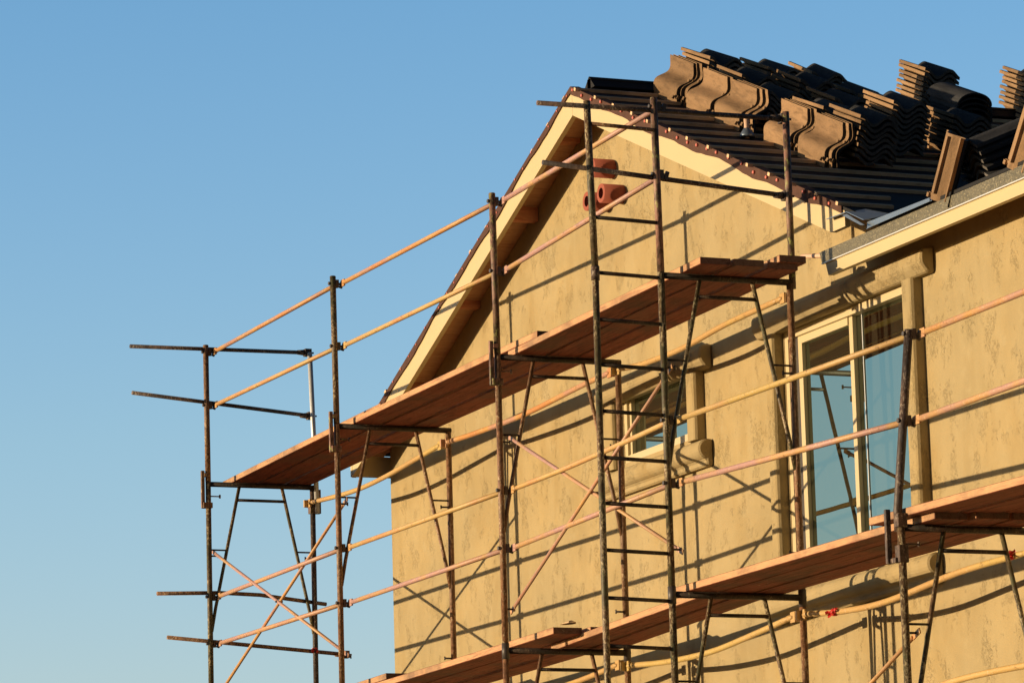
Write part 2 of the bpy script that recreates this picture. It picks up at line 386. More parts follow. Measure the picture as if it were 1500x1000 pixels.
# brown felt folded over the rakes, wavy lower edge, held by pink cap nails
rn = random.Random(3)
for sgn, xe in ((-1, LX-.02), (1, .50)):
    q = MB(); n = 60; top = []; bot = []
    for i in range(n + 1):
        x = PX + (xe - PX) * i / n
        wv = .012 * math.sin(i * .55 + 1) + .010 * math.sin(i * .23) + rn.uniform(-.004, .004)
        base = .062 if sgn > 0 else .045
        top.append((x, gz(x) + .010)); bot.append((x, gz(x) - base + wv))
    for i in range(n):
        a0, a1, b0, b1 = top[i], top[i+1], bot[i], bot[i+1]
        y = FY - .012
        q._add([(a0[0],y,a0[1]),(a1[0],y,a1[1]),(b1[0],y,b1[1]),(b0[0],y,b0[1])], [[0,1,2,3]], True)
        q._add([(a0[0],y,a0[1]),(a1[0],y,a1[1]),(a1[0],y+.07,a1[1]+.003),(a0[0],y+.07,a0[1]+.003)], [[0,1,2,3]])
        q._add([(a0[0],y+.07,a0[1]+.003),(a1[0],y+.07,a1[1]+.003),(a1[0],y+.07,a1[1]-.06),(a0[0],y+.07,a0[1]-.06)], [[0,1,2,3]])
        q._add([(b0[0],y,b0[1]),(b1[0],y,b1[1]),(b1[0],y+.009,b1[1]),(b0[0],y+.009,b0[1])], [[0,1,2,3]])
    fe = q.build('felt_edge', M['felt_edge'], house)
    k = 0; x = PX + sgn * .06
    while abs(x - PX) < abs(xe - PX) - .05:
        z = gz(x) + rn.uniform(-.028, .0)
        c = MB(); c.path([(x, FY-.014, z), (x, FY-(.026 if sgn > 0 else .019), z)], [.013, .010] if sgn > 0 else [.009, .007], 10); c.build('cap_nail', M['cap'], fe)
        x += sgn * rn.uniform(.14, .2)

# battens on both slopes of the gable
for i in range(14):
    x = -3.52 + .308 * i; ye = FY + VX - x - rn.uniform(.12, .3); y0 = rn.uniform(FY - .05, FY - .02)
    q = MB(); q.obox((x, (y0+ye)/2, gz(x) + .014), (1,0,-S), (0,1,0), (S,0,1), .016, (ye-y0)/2, .0115)
    q.build('batten', M['batten'], house)
for i in range(15):
    x = PX - .16 - .308 * i; y0 = rn.uniform(FY - .012, FY + .03)
    q = MB(); q.obox((x, (y0+RIDGE_Y)/2, gz(x) + .021), (1,0,S), (0,1,0), (-S,0,1), .020, (RIDGE_Y-y0)/2, .0165)
    q.build('batten', M['batten'], house)
# ridge board wrapped in felt
q = MB(); q.box((PX-.03,1.20,PZ-.02),(PX+.03,RIDGE_Y,PZ+.075)); q.prism([(PX-.10,1.2,PZ+.0),(PX,1.2,PZ+.095),(PX+.10,1.2,PZ+.0)], (0,RIDGE_Y-1.2,0)); q.build('ridge_board', M['felt'], house)
# valley flashing with a turned lip
q = MB()
def vpt(t, off, up=0): # t: metres of Y from the eave
    return (VX - t + off, FY + t + off, 2.24 + S * t + up)
q.prism([(.36,FY-.05,2.385),(.64,FY-.05,2.375),(.90,FY-.07,2.268),(.98,FY+.10,2.30),(.62,FY+.10,2.41),(.36,FY+.10,2.42)], (0,0,.005))
q.prism([(.86,FY-.03,2.222),(1.72,FY-.03,2.222),(1.72,FY+.035,2.272),(.86,FY+.035,2.272)], (0,0,.004))
q.prism([(.88,FY-.034,2.222),(1.70,FY-.034,2.222),(1.70,FY-.034,2.245),(.88,FY-.034,2.262)], (0,.004,0))
q.prism([(.60,FY-.06,2.362),(.66,FY-.06,2.360),(.93,FY-.08,2.232),(.88,FY-.08,2.240)], (0,.006,0))
q.build('valley_flashing', M['flash'], house)

# wing eave: cream board under a speckled metal edge
q = MB(); q.prism([(.262,FY,2.045),(WX1+.3,FY,2.045),(WX1+.3,FY,2.205),(.20,FY,2.205)], (0,.038,0)); q.build('eave_board', M['fascia'], house)
q = MB(); q.prism([(.205,FY-.012,2.132),(WX1+.3,FY-.012,2.132),(WX1+.3,FY-.012,2.206),(.172,FY-.012,2.206)], (0,.011,0))
q.prism([(.172,FY-.012,2.206),(WX1+.3,FY-.012,2.206),(WX1+.3,FY+.12,2.262),(.172,FY+.12,2.262)], (0,0,.004)); me_ = q.build('metal_edge', M['galv'], house)
q = MB(); q.box((.205,FY-.018,2.126),(WX1+.3,FY-.002,2.132)); q.build('drip_lip', M['zinc'], me_)
q = MB(); q.path([(.30,FY+.02,2.17),(.05,FY+.03,2.215),(-.14,FY+.03,2.25),(-.185,FY+.03,2.245),(-.195,FY+.03,2.20)], [.016,.016,.016,.018,.018], 10); q.build('drain_elbow', M['pvc'], house)

# clay gable vents
for x, z in ((-3.609,3.604),(-3.456,3.382),(-3.713,3.376)):
    q = MB(); n = 20; ro, ri = .070, .040; y0 = 1.17; y1 = WY + .01
    vs = []; fs = []
    for rr, yy in ((ro,y1),(ro,y0),(ri,y0),(ri,y1)):
        vs += [(x + rr*math.cos(2*math.pi*k/n), yy, z + rr*math.sin(2*math.pi*k/n)) for k in range(n)]
    for i in range(3):
        for k in range(n): fs.append([i*n+k, i*n+(k+1)%n, (i+1)*n+(k+1)%n, (i+1)*n+k])
    q._add(vs, fs[:n], True); b0 = len(q.v) - len(vs)
    for f in fs[n:]: q.f.append([b0+i for i in f]); q.m.append(0); q.sm.append(False)
    q.build('clay_vent_pipe', M['terracotta'], house)

# foam trims under stucco
def trim(name, prof, x0, x1):
    q = MB(); q.prism([(x0, y, z) for y, z in prof], (x1 - x0, 0, 0), smooth=False); return q.build(name, M['trim'], house, bevel=.012)
def vtrim(x0, x1, z0, z1, y0=1.256):
    q = MB(); q.prism([(x0,WY,z0),(x0,y0+.012,z0),(x0+.004,y0+.004,z0),(x0+.014,y0,z0),(x1-.024,y0,z0),(x1-.009,y0+.006,z0),(x1,y0+.022,z0),(x1,WY,z0)], (0,0,z1-z0)); return q.build('window_trim', M['trim'], house)
def header(x0, x1, z):  # z = underside
    pr = [(WY,z-.002),(1.295,z),(1.280,z+.008),(1.252,z+.045),(1.243,z+.065),(1.241,z+.09),(1.243,z+.125),(1.252,z+.145),(1.268,z+.158),(WY,z+.168)]
    return trim('window_header', pr, x0, x1)
def bullnose(x0, x1, zc, R=.072):
    pr = [(WY, zc - R - .045), (1.292, zc - R - .045), (1.288, zc - R - .002)]
    for k in range(11):
        a = math.radians(-100 - 160 * k / 10 * 1.0)
        pr.append((1.30 + R * 1.0 * math.cos(a) , zc + R * math.sin(a)))
    pr.append((WY, zc + R - .002))
    return trim('window_sill', pr, x0, x1)
vtrim(-1.085,-.975,.26,1.90); vtrim(.858,.985,.26,1.90)
header(-1.25,1.16,1.902)
bullnose(-1.26,1.10,.085)
vtrim(-3.72,-3.582,1.38,1.86); vtrim(-2.335,-2.205,1.38,1.86)
header(-3.86,-2.06,1.862)
bullnose(-3.88,-2.094,1.30)

# windows
def window(x0, x1, z0, z1, mull, name='window'):
    f = MB(); yf, yb = WY + .004, WY + .07; t = .05
    f.box((x0+.001,yf,z0+.001),(x0+t,yb,z1-.001)); f.box((x1-t,yf,z0+.001),(x1-.001,yb,z1-.001))
    f.box((x0+t,yf,z0+.001),(x1-t,yb,z0+t)); f.box((x0+t,yf,z1-t),(x1-t,yb,z1-.001))
    fo = f.build(name, M['vinyl'], house)
    panes = []
    if mull is not None:
        s_ = MB(); y2, y3 = WY + .022, WY + .062
        a, c, e, h = x0 + t + .06, mull, z0 + t + .002, z1 - t - .002
        s_.box((x0+t+.11,y2,e),(x0+t+.165,y3,h)); s_.box((c-.05,y2+.01,e),(c+.0,y3,h))
        s_.box((x0+t+.165,y2,h-.05),(c-.05,y3,h)); s_.box((x0+t+.165,y2,e),(c-.05,y3,e+.05)); s_.build('sash', M['vinyl'], fo)
        st = MB(); st.box((c+.08,WY+.056,e),(c+.088,WY+.0605,h)); st.build('pane_glint', M['zinc'], fo)  # bright strip standing in for the second pane's edge reflection
        rb = MB(); rb.box((x0+t,WY+.03,e),(x0+t+.108,y3,h)); rb.build('jamb_channel', M['bolt'], fo)
        panes = [(x0+t+.16, c-.045, WY+.05), (c-.002, x1-t+.004, WY+.062)]
    else:
        s_ = MB(); s_.box((x0+t,WY+.024,z0+t),(x0+t+.035,WY+.06,z1-t)); s_.build('sash', M['vinyl'], fo)
        panes = [(x0+t+.033, x1-t+.004, WY+.055)]
    for a, c, y in panes:
        p = MB(); p.box((a,y,z0+t-.004),(c,y+.012,z1-t+.004)); p.build('pane', M['glass'], fo)
    return fo
window(-.955, .82, .30, 1.90, -.03)
sw = window(-3.56, -2.44, 1.42, 1.93, None)
q = MB(); q.prism([(-3.02,WY+.048,1.60),(-2.955,WY+.048,1.60),(-2.965,WY+.048,1.745)], (0,.004,0)); q.build('red_triangle', M['ribbon'], sw)  # small red triangle set in front of the glass
# sheet of backing behind the glass (dark room lining)
for (x0,x1,z0,z1) in OPEN:
    q = MB(); q.box((x0-.1,WY+.5,z0-.2),(x1+.1,WY+.52,z1+.2)); q.build('interior_partition', M['soffit'], house)

# roof vent pipe with a pale collar
q = MB(); vx, vy = -1.91, 1.60; vz = gz(vx)
vp = q.path([(vx,vy,vz),(vx,vy,vz+.15)], .018, 12).build('vent_pipe', M['pvc'], house)
q = MB(); q.path([(vx,vy,vz+.008),(vx,vy,vz+.03),(vx,vy,vz+.075)], [.055,.05,.022], 14); q.build('vent_collar', M['flash'], vp)

# ------------------------------------------------------------------ roof tiles
A = V((.921,0,-.3896)); Bv = V((0,1,0)); N = V((.3896,0,.921))   # down the slope, along the ridge, out of the slope
def roofp(x, y, h=0): return V((x, y, gz(x))) + N * h
def s_tile(W_=.305, ribs=False):
    L, T = .42, .023; n = 18; q = MB()
    def zz(y): return .030 * math.cos(2 * math.pi * (y - .22 * W_ / .305) / (.21 * W_ / .305))
    rows = []
    for i in range(n + 1):
        y = W_ * i / n; z = zz(y); rows.append((y, z))
    vs = []
    for x in (-L, 0):
        for y, z in rows: vs.append((x, y, z + T / 2))
        for y, z in rows: vs.append((x, y, z - T / 2))
    m = n + 1
    for i in range(n):
        q_ = [i, i+1, 2*m+i+1, 2*m+i]; q._add([vs[k] for k in q_], [[0,1,2,3]], True, 0)
        q_ = [m+i, m+i+1, 3*m+i+1, 3*m+i]; q._add([vs[k] for k in q_], [[3,2,1,0]], True, 1)
        q._add([vs[k] for k in (i, i+1, m+i+1, m+i)], [[0,1,2,3]], False, 0)
        q._add([vs[k] for k in (2*m+i, 2*m+i+1, 3*m+i+1, 3*m+i)], [[3,2,1,0]], False, 2)
    for e in (0, n): q._add([vs[k] for k in (e, m+e, 3*m+e, 2*m+e)], [[0,1,2,3]], False, 0 if e else 1)
    if ribs: q.box((-L+.04,.135,-.052),(-.02,.152,-.02),1); q.box((-L+.02,.262,-.030),(-.0,.275,.02),1); q.box((-L+.02,.05,-.028),(-L+.035,.13,-.0),1)
    q.box((-L+.004,.05,-.040+.0),(-L+.03,.075,-.022),1); q.box((-L+.004,.20,.006),(-L+.03,.23,.018),1)
    import bmesh as _b
    me = bpy.data.meshes.new('s_tile'); me.from_pydata([tuple(a) for a in q.v], [], q.f)
    me.polygons.foreach_set('material_index', q.m); me.polygons.foreach_set('use_smooth', q.sm)
    me.materials.append(M['tile_top']); me.materials.append(M['tile_raw']); me.materials.append(M['tile_end'])
    bm = _b.new(); bm.from_mesh(me); _b.ops.remove_doubles(bm, verts=bm.verts, dist=1e-5); _b.ops.recalc_face_normals(bm, faces=bm.faces)
    for e in bm.edges:
        if len(e.link_faces) == 2 and e.calc_face_angle(0) > .7: e.smooth = False
    bm.to_mesh(me); bm.free(); return me
def barrel_tile():
    L, R, T, n = .42, .15, .016, 18; q = MB(); vs = []
    for x in (-L, 0):
        for rr in (R, R - T):
            for i in range(n + 1):
                a = math.pi * i / n; vs.append((x, R - rr * math.cos(a), rr * .62 * math.sin(a)))
    m = n + 1
    for i in range(n):
        q._add([vs[k] for k in (i, i+1, 2*m+i+1, 2*m+i)], [[0,1,2,3]], True, 0)
        q._add([vs[k] for k in (m+i, m+i+1, 3*m+i+1, 3*m+i)], [[0,1,2,3]], True, 1)
        q._add([vs[k] for k in (i, i+1, m+i+1, m+i)], [[0,1,2,3]], False, 0)
        q._add([vs[k] for k in (2*m+i, 2*m+i+1, 3*m+i+1, 3*m+i)], [[0,1,2,3]], False, 0)
    for e in (0, n): q._add([vs[k] for k in (e, m+e, 3*m+e, 2*m+e)], [[0,1,2,3]], False, 1)
    import bmesh as _b
    me = bpy.data.meshes.new('barrel_tile'); me.from_pydata([tuple(a) for a in q.v], [], q.f)
    me.polygons.foreach_set('material_index', q.m); me.polygons.foreach_set('use_smooth', q.sm)
    me.materials.append(M['tile_top']); me.materials.append(M['tile_raw']); me.materials.append(M['tile_end'])
    bm = _b.new(); bm.from_mesh(me); _b.ops.remove_doubles(bm, verts=bm.verts, dist=1e-5); _b.ops.recalc_face_normals(bm, faces=bm.faces)
    for e in bm.edges:
        if len(e.link_faces) == 2 and e.calc_face_angle(0) > .7: e.smooth = False
    bm.to_mesh(me); bm.free(); return me
TILE, BARREL, LEAN, RIBBED = s_tile(), barrel_tile(), s_tile(.345), s_tile(.33, True)
def put_tile(o_, ax, ay, az, label, cat='tile', mesh=None, group='roof tiles waiting on the slope', name='concrete_tile'):
    o = bpy.data.objects.new(name, mesh or TILE); C.objects.link(o)
    m = Matrix.Identity(4)
    for i in range(3): m[i][0] = ax[i]; m[i][1] = ay[i]; m[i][2] = az[i]
    m.translation = o_; o.matrix_world = m
    return tag(o, label, cat, group)
ORD = ['topmost','second','third','fourth','fifth','sixth','seventh','eighth','ninth','tenth','eleventh','twelfth','thirteenth','fourteenth','fifteenth']
def stack(x, y, H, desc, mesh=None, sp=.038, twist=.02, kindw='charcoal roof tile'):
    n = max(3, int((H - .05) / sp)); o0 = roofp(x, y, .037 + .045); rnd = random.Random(int(x*100)+int(y*77))
    sh = rnd.uniform(-.0015, .0015)
    for k in range(n):
        top = n - 1 - k
        jit = rnd.uniform(-.008, .008); a = rnd.uniform(-twist, twist) + (rnd.uniform(.03, .1) if top < 2 and rnd.random() < .4 else 0)
        ax = (A * math.cos(a) + Bv * math.sin(a)); ay = (Bv * math.cos(a) - A * math.sin(a))
        tl = rnd.uniform(-.03,.03) * .6
        ax = (ax * math.cos(tl) + N * math.sin(tl)); az = ax.cross(ay)
        word = 'topmost' if top == 0 else ORD[top] + ' from top'
        put_tile(o0 + N * (sp * k) + A * jit + Bv * (rnd.uniform(-.006,.006) + sh * k), ax, ay, az,
                 f'{kindw}, {word} of {desc}' , mesh=mesh)
F1 = 1.86
stack(-3.12, F1, .38, 'front row stack nearest the gable peak')
stack(-2.61, F1, .35, 'front row stack second from the peak')
stack(-2.15, F1, .31, 'front row stack third from the peak')
stack(-1.38, F1, .35, 'front row stack fourth from the peak')
stack(-.85, F1, .36, 'front row stack lowest down the slope')
stack(-3.1, 2.32, .34, 'second row stack nearest the ridge')
stack(-2.58, 2.32, .33, 'second row stack, next below the ridge')
stack(-2.08, 2.34, .31, 'second row stack in mid slope')
stack(-1.37, 2.38, .40, 'second row stack lowest down the slope')
stack(-3.3, 2.78, .30, 'lone loose pile on the ridge, third row', twist=.05)
stack(-2.75, 2.82, .25, 'third row stack below the ridge pile')
stack(-2.25, 2.85, .31, 'third row stack in mid slope')
stack(-1.42, 2.90, .35, 'third row stack lowest down the slope')
stack(-2.2, 3.38, .33, 'pile of half round tiles', mesh=BARREL, sp=.038, kindw='dark half round tile')
stack(-3.42, 3.79, .36, 'tall sunlit stack standing against the sky')
stack(-3.5, 4.74, .36, 'stack cut by the right picture edge')
stack(-2.6, 4.35, .24, 'low stack behind the half round pile')
# tiles leaning on edge against the front row
for x, n, desc in ((-3.16,3,'front stack nearest the peak'),(-2.60,2,'second stack from the peak'),(-2.13,3,'third stack from the peak'),(-1.39,3,'fourth stack from the peak'),(-.87,3,'lowest front stack')):
    for k in range(n):
        th = math.radians(64 + 2.5 * k)                  # face tips back towards the stack
        wdir = (Bv * math.cos(th) + N * math.sin(th)).normalized()
        ln = A; nn = ln.cross(wdir)
        o_ = roofp(x, 1.655 + .034 * k, -.012) + A * (-.075 + .036 * k + .012 * ((k * 7 + int(x * 10)) % 3))
        # flipped so that the bare concrete underside faces out
        ax = -ln; ay = wdir; az = ax.cross(ay)
        pos = o_ - ln * .42
        word = ('outermost', 'middle' if n == 3 else 'inner', 'innermost')[k]
        put_tile(pos, ax, ay, az, f'bare concrete roof tile on its edge, {word} leaning on {desc}', mesh=LEAN, group='roof tiles leaning on edge', name='leaning_tile')
# wing eave: sheaf of tiles lying lengthwise and two standing on end
def wing(x, y, h=0): return V((x, y, cz(y))) + V((0,-.3896,.921)) * h
WA, WB, WN = V((1,0,0)), V((0,.921,.3896)), V((0,-.3896,.921))
for j, (x, dsc) in enumerate(((1.77, 'pile behind the standing tile on the eave'), (2.75, 'eave pile at the right picture edge'))):
    for k in range(5):
        word = 'topmost' if k == 4 else ORD[4-k] + ' from top'
        put_tile(wing(x + .010*(k%2), 1.235, .015 + .050*k), -WB, WA, (-WB).cross(WA), f'charcoal roof tile, {word} in {dsc}', group='roof tiles waiting at the wing eave')
for x, lean, lab in ((1.60, .20, 'bare concrete roof tile standing on end at the eave, ribbed back sunlit'), (2.55, .25, 'bare tile standing on end by the right picture edge')):
    up = V((lean/.42, .10, 1)).normalized(); wd = V((1, 0, -up.x / up.z)).normalized(); nn = up.cross(wd)
    # local x = length (origin at the far end), local y = width
    o_ = wing(x, 1.085, .035) + up * .42
    t_ = put_tile(o_, up, wd, up.cross(wd).normalized(), lab, mesh=RIBBED, group='tiles standing on end at the eave', name='standing_tile')
    bk = 1

# ------------------------------------------------------------------ scaffold
POST = {'A': -8.88, 'B': -5.867, 'C': -2.70, 'D': 0.0, 'E': 3.05, 'F': 6.15}
DZ = {'A': -.022, 'B': -.024, 'C': -.05, 'D': 0, 'E': 0, 'F': 0}
H = 2.04; WD = .914; RP = .0225
where = {'A': 'at the far left, against open sky', 'B': 'at the corner of the house', 'C': 'left of the ladder', 'D': 'carrying the ladder', 'E': 'right of the large window', 'F': 'past the right picture edge'}
def clampbits(parent, x, y, z, s=1, name='toggle_lock'):
    q = MB(); q.path([(x-.03*0, y-.035, z), (x, y+.06, z)], .010, 8); q.box((x-.016, y+.02, z-.03), (x+.016, y+.045, z+.03)); q.obox((x, y+.07, z-.005), (0,.3,1), (1,0,0), (0,1,-.3), .028, .008, .012)
    q.path([(x, y-.036, z),(x, y-.026, z)], .014, 8)
    return q.build(name, M['bolt'], parent)
def frame(k, level):
    x = POST[k]; zt = H * level + DZ[k]; zb = DZ[k] if level == 1 else GROUND + .03
    lv = 'upper' if level == 1 else 'lower'
    t = thing('walk_through_scaffold', (x, 0, zb), f'rusty {lv} walk-through scaffold section {where[k]}', 'scaffold section', 'welded scaffold sections')
    lm = {'A':'post_green','B':'post_brown','C':'post_brown','D':'post_green','E':'post_green','F':'post_brown'}[k]
    lm2 = {'A':'post_dark','B':'post_brown','C':'post_brown','D':'post_brown','E':'post_brown','F':'post_brown'}[k]
    q = MB(); q.tube((x,0,zb),(x,0,zt+.02),RP); q.build('leg', M[lm], t)
    q = MB(); q.tube((x,WD,zb),(x,WD,zt-.012),RP); q.build('leg', M[lm2], t)
    q = MB(); q.tube((x,.018,zt),(x,WD+.02,zt),.0215); q.build('bearer', M['bearer'], t)
    for y0, y1, z1 in ((.27,.012,1.22),(.645,WD-.012,1.22)):
        q = MB(); q.path([(x,y0,zt-.015),(x,y0+(y1-y0)*.86,zt-z1*.84),(x,y1,zt-z1-.0)], .0145, 10); q.build('raking_strut', M[lm], t)
    q = MB(); q.tube((x,.25,zt-.125),(x,.665,zt-.125),.0125,10); q.build('crossbar', M['bearer'], t)
    for ya, yb in ((.02,.15),(.775,WD-.02)):
        q = MB(); q.tube((x,ya,zt-.545),(x,yb,zt-.545),.007,8); q.build('stay_rod', M['bearer'], t)
    for yy, sg in ((0,1),(WD,-1)):
        for dz in (-.595,-1.755):
            q = MB(); q.tube((x,yy,zt+dz),(x,yy+sg*.075,zt+dz),.007,8); q.path([(x,yy+sg*.075,zt+dz-.014),(x,yy+sg*.075,zt+dz+.014)],.006,6); q.build('brace_stud', M['bolt'], t)
    if level == 1:
        for yy in (0, WD):
            q = MB(); q.path([(x,yy,zb-.06),(x,yy,zb+.05)], .0262, 12); q.build('coupling_sleeve', M['bolt'], t)
    else:
        for yy in (0, WD):
            q = MB(); q.box((x-.08,yy-.08,GROUND+.002),(x+.08,yy+.08,GROUND+.014)); q.path([(x,yy,GROUND+.01),(x,yy,GROUND+.3)],.03,10); q.build('base_jack', M['bolt'], t)
    return t
fr = {}
for k in 'ABCD': fr[k, 1] = frame(k, 1)
for k in 'ABCDEF': fr[k, 0] = frame(k, 0)

# guard posts on top of the outer and end legs
NZ = {'A': (1.107, .66), 'B': (1.107, .62), 'C': (1.107, .61), 'D': (1.107, .66)}
pm = {'A': 'post_brown', 'B': 'post_green', 'C': 'post_mix', 'D': 'post_mix'}
desc = {'A': 'reddish brown guard post on the far left frame, against the sky', 'B': 'dark olive guard post above the corner of the house', 'C': 'patchy pink and green guard post crossing the left roof edge', 'D': 'rust speckled guard post beside the ladder top'}
def sleeve(t, x, z, y=-.047, h0=-.20, h1=.11, m='post_mix'):
    q = MB(); q.box((x-.012, y-.014, z+h0), (x+.012, y+.014, z+h1)); q.box((x-.03, y-.004, z+h0), (x+.03, y+.075, z+h0+.045)); q.box((x-.022, y+.01, z+h1-.05), (x+.022, y+.05, z+h1-.02))
    q.path([(x,.02,z+h0+.10),(x,.10,z+h0+.10)],.006,6); q.path([(x,.10,z+h0+.085),(x,.10,z+h0+.115)],.009,6)
    q.build('mounting_sleeve', M[m], t, bevel=.002)
for k in 'ABCD':
    x = POST[k]; z = H + DZ[k]; top = z + 1.13
    t = thing('guard_post', (x, 0, z + .023), desc[k], 'guard post', 'guard posts along the outer edge')
    q = MB(); dx = {'A': -.01, 'B': -.02, 'C': -.02, 'D': -.02}[k]
    q.tube((x,0,z+.022),(x+dx,0,top+.03),.0235); q.path([(x+dx,0,top+.028),(x+dx,0,top+.036)],[.025,.02],12); q.build('tube', M[pm[k]], t)
    sleeve(t, x, z, m={'A':'post_brown','B':'post_mix','C':'post_mix','D':'post_mix'}[k]) if k != 'D' else None
    for h in NZ[k]: clampbits(t, x + dx * h, 0, z + h, name='rail_clamp')
# right-hand lower guard post, leaning
t = thing('guard_post', (3.00, -.03, -.05), 'short black guard post leaning in front of the large window trim', 'guard post', 'guard posts along the outer edge')
q = MB(); q.path([(3.02,-.0,-.02),(3.03,-.005,.10),(3.19,.03,1.11)], .025, 14); q.build('tube', M['post_dark'], t)
q = MB(); q.box((2.965,-.062,-.20),(2.99,-.030,.11)); q.box((3.02,-.03,-.20),(3.075,.03,-.10)); q.box((3.02,-.03,-.0),(3.075,.03,.08)); q.path([(3.03,.03,-.09),(3.03,.12,-.09)],.006,6); q.path([(3.03,.12,-.105),(3.03,.12,-.075)],.009,6); q.box((2.97,-.045,-.2),(3.05,-.03,-.17)); q.build('mounting_sleeve', M['post_dark'], t, bevel=.003)
def pE(h): return V((3.03 + .155 * (h - .1), -.005 + .035 * (h - .1), h))
for h in (.60, 1.085):
    p = pE(h); clampbits(t, p.x, p.y, h, name='rail_clamp')
t = thing('guard_post', (6.15, 0, .023), 'brown guard post past the right picture edge', 'guard post', 'guard posts along the outer edge')
q = MB(); q.tube((6.15,0,.022),(6.15,0,1.13),.0235); q.build('tube', M['post_brown'], t)
# inner end posts
t = thing('guard_post', (-8.88, WD, 1.75), 'bare galvanised guard post behind the far left platform end', 'guard post')
q = MB(); q.tube((-8.85,WD+.03,1.80),(-8.88,WD,3.16),.021); q.build('tube', M['zinc'], t)
q = MB(); q.box((-8.905,WD+.045,1.80),(-8.855,WD+.065,2.0)); q.box((-8.91,WD-.03,1.80),(-8.85,WD+.05,1.85)); q.build('mounting_sleeve', M['post_mix'], t)
t = thing('guard_post', (0, WD+.03, 1.95), 'pink brown guard post behind the right end of the upper platform', 'guard post')
q = MB(); q.tube((0,WD+.02,2.0),(0,WD+.02,3.17),.0225); q.build('tube', M['post_mix'], t)

# guard rails
def rail(a, b, label, m='rail_y', r=.0175, mid=None, group='guard rails of the scaffold', name='guard_rail', y=None, hook=False):
    a, b = V(a), V(b); d = (b - a).normalized(); q = MB()
    f = .07
    pts = [a + d*f] + [V(p) for p in (mid or [])] + [b - d*f]
    if mid:                                     # smooth the bent run
        fine = []
        P_ = [pts[0]] + pts + [pts[-1]]
        for i in range(1, len(P_) - 2):
            p0, p1, p2, p3 = P_[i-1], P_[i], P_[i+1], P_[i+2]
            for s_ in range(6):
                u_ = s_ / 6
                fine.append(.5 * ((2*p1) + (p2-p0)*u_ + (2*p0-5*p1+4*p2-p3)*u_*u_ + (-p0+3*p1-3*p2+p3)*u_**3))
        pts = fine + [pts[-1]]
    q.path(pts, [r*.75] + [r]*(len(pts)-2) + [r*.75] if len(pts) > 2 else r, 14)
    for e, dd, nb in ((a, d, pts[0]), (b, -d, pts[-1])):
        dv = (nb - e).normalized()
        q.path([nb + dv*.02, nb - dv*.02, e + dv*.02], [r, r*.95, r*.55], 10)
        up = V((0,0,1)); sd = dv.cross(up).normalized(); uu = sd.cross(dv)
        hh = .034 if hook else .026
        q.obox(e + dv*.02, dv, sd, uu, .032, .006, hh)
        if hook:
            q.obox(e - dv*.005 + sd*.02, dv, sd, uu, .012, .018, .03)
    o = q.build(name, M[m], None); return tag(o, label, 'guard rail', group)
bay = {'AB': 'in the leftmost bay', 'BC': 'in the bay over the house corner', 'CD': 'in the bay left of the ladder', 'DE': 'crossing the large window', 'EF': 'running off the right edge'}
YR = .045
def nz(k, lvl, i):
    if lvl == 1: return V((POST[k] + {'A':-.01,'B':-.02,'C':-.02,'D':-.02}[k] * NZ[k][i], YR, H + DZ[k] + NZ[k][i]))
    if k == 'E': p = pE((1.085, .60)[i]); return V((p.x, p.y + YR, p.z))
    zz = {'A': (1.085,.70), 'B': (1.083,.665), 'C': (1.057,.655), 'D': (1.107,.706), 'F': (1.1,.62)}[k][i]
    return V((POST[k], YR, zz))
mats = {('AB',1,0):'rail_o',('BC',1,0):'rail_o',('CD',1,0):'rail_p',('AB',1,1):'rail_y',('BC',1,1):'rail_y',('CD',1,1):'rail_p',
        ('AB',0,0):'rail_p',('BC',0,0):'rail_y',('CD',0,0):'rail_y',('DE',0,0):'tube_y',('EF',0,0):'rail_o',
        ('AB',0,1):'rail_p',('BC',0,1):'rail_p',('CD',0,1):'rail_p',('DE',0,1):'rail_p',('EF',0,1):'rail_p'}
for lvl, bays in ((1, ('AB','BC','CD')), (0, ('AB','BC','CD','DE','EF'))):
    for by in bays:
        for i in (0, 1):
            a, b_ = nz(by[0], lvl, i), nz(by[1], lvl, i)
            a += V((.03,0,0)); b_ -= V((.0,.0,0)); a.y += .02; b_.y -= .005
            lab = f"{('pinkish','yellow')[mats[by,lvl,i] in ('rail_y','tube_y','rail_o')]} tube, {('top','middle')[i]} rail of {('lower','upper')[lvl]} guard {bay[by]}"
            sag = None
            if (by, lvl, i) in (('CD',0,0),): m_ = (a + b_) / 2; sag = [a + (b_-a)*.33 + V((0,0,-.012)), a + (b_-a)*.66 + V((0,0,-.01))]
            rail(a, b_, lab, mats[by, lvl, i], .0185 if by in ('DE','EF') else .0175, mid=sag)
for k in 'ABCD':
    for i in (0, 1):
        p = nz(k, 0, i); clampbits(fr[k, 1], POST[k], 0, p.z)
# end rails square to the wall, poking out past the outer posts
def cross(a, b, label, m='post_dark', mid=None, clamp=True, clampat=None):
    q = MB(); q.path([a] + (mid or []) + [b], .0165, 12)
    if clamp:
        c = V(b); q.obox(c, (0,1,0), (1,0,0), (0,0,1), .028, .03, .03); q.path([c + V((.0,-.09,0)), c + V((0,-.02,0))], [.019,.026], 10); q.path([c+V((0,.03,0)), c+V((0,.055,0))], .008, 6)
    return tag(q.build('end_rail', M[m], None), label, 'guard rail', 'end rails across the scaffold')
X_ = -8.88
cross((X_-.03,-.651,3.148),(X_-.03,.905,3.163),'dark tube across the far left platform end, top one, sticking out left')
cross((X_-.03,-.638,2.761),(X_-.03,.92,2.628),'dark tube across the far left end, second from top, sloping to the house')
cross((X_-.035,-.443,1.107),(X_-.035,1.03,1.05),'slightly bent dark tube low across the far left frame','post_brown',mid=[(X_-.035,.1,1.125),(X_-.035,.45,1.115)],clamp=False)
cross((X_-.035,-.36,.75),(X_-.035,1.19,.635),'lowest dark tube across the far left frame, clamp hanging at its end','post_brown')
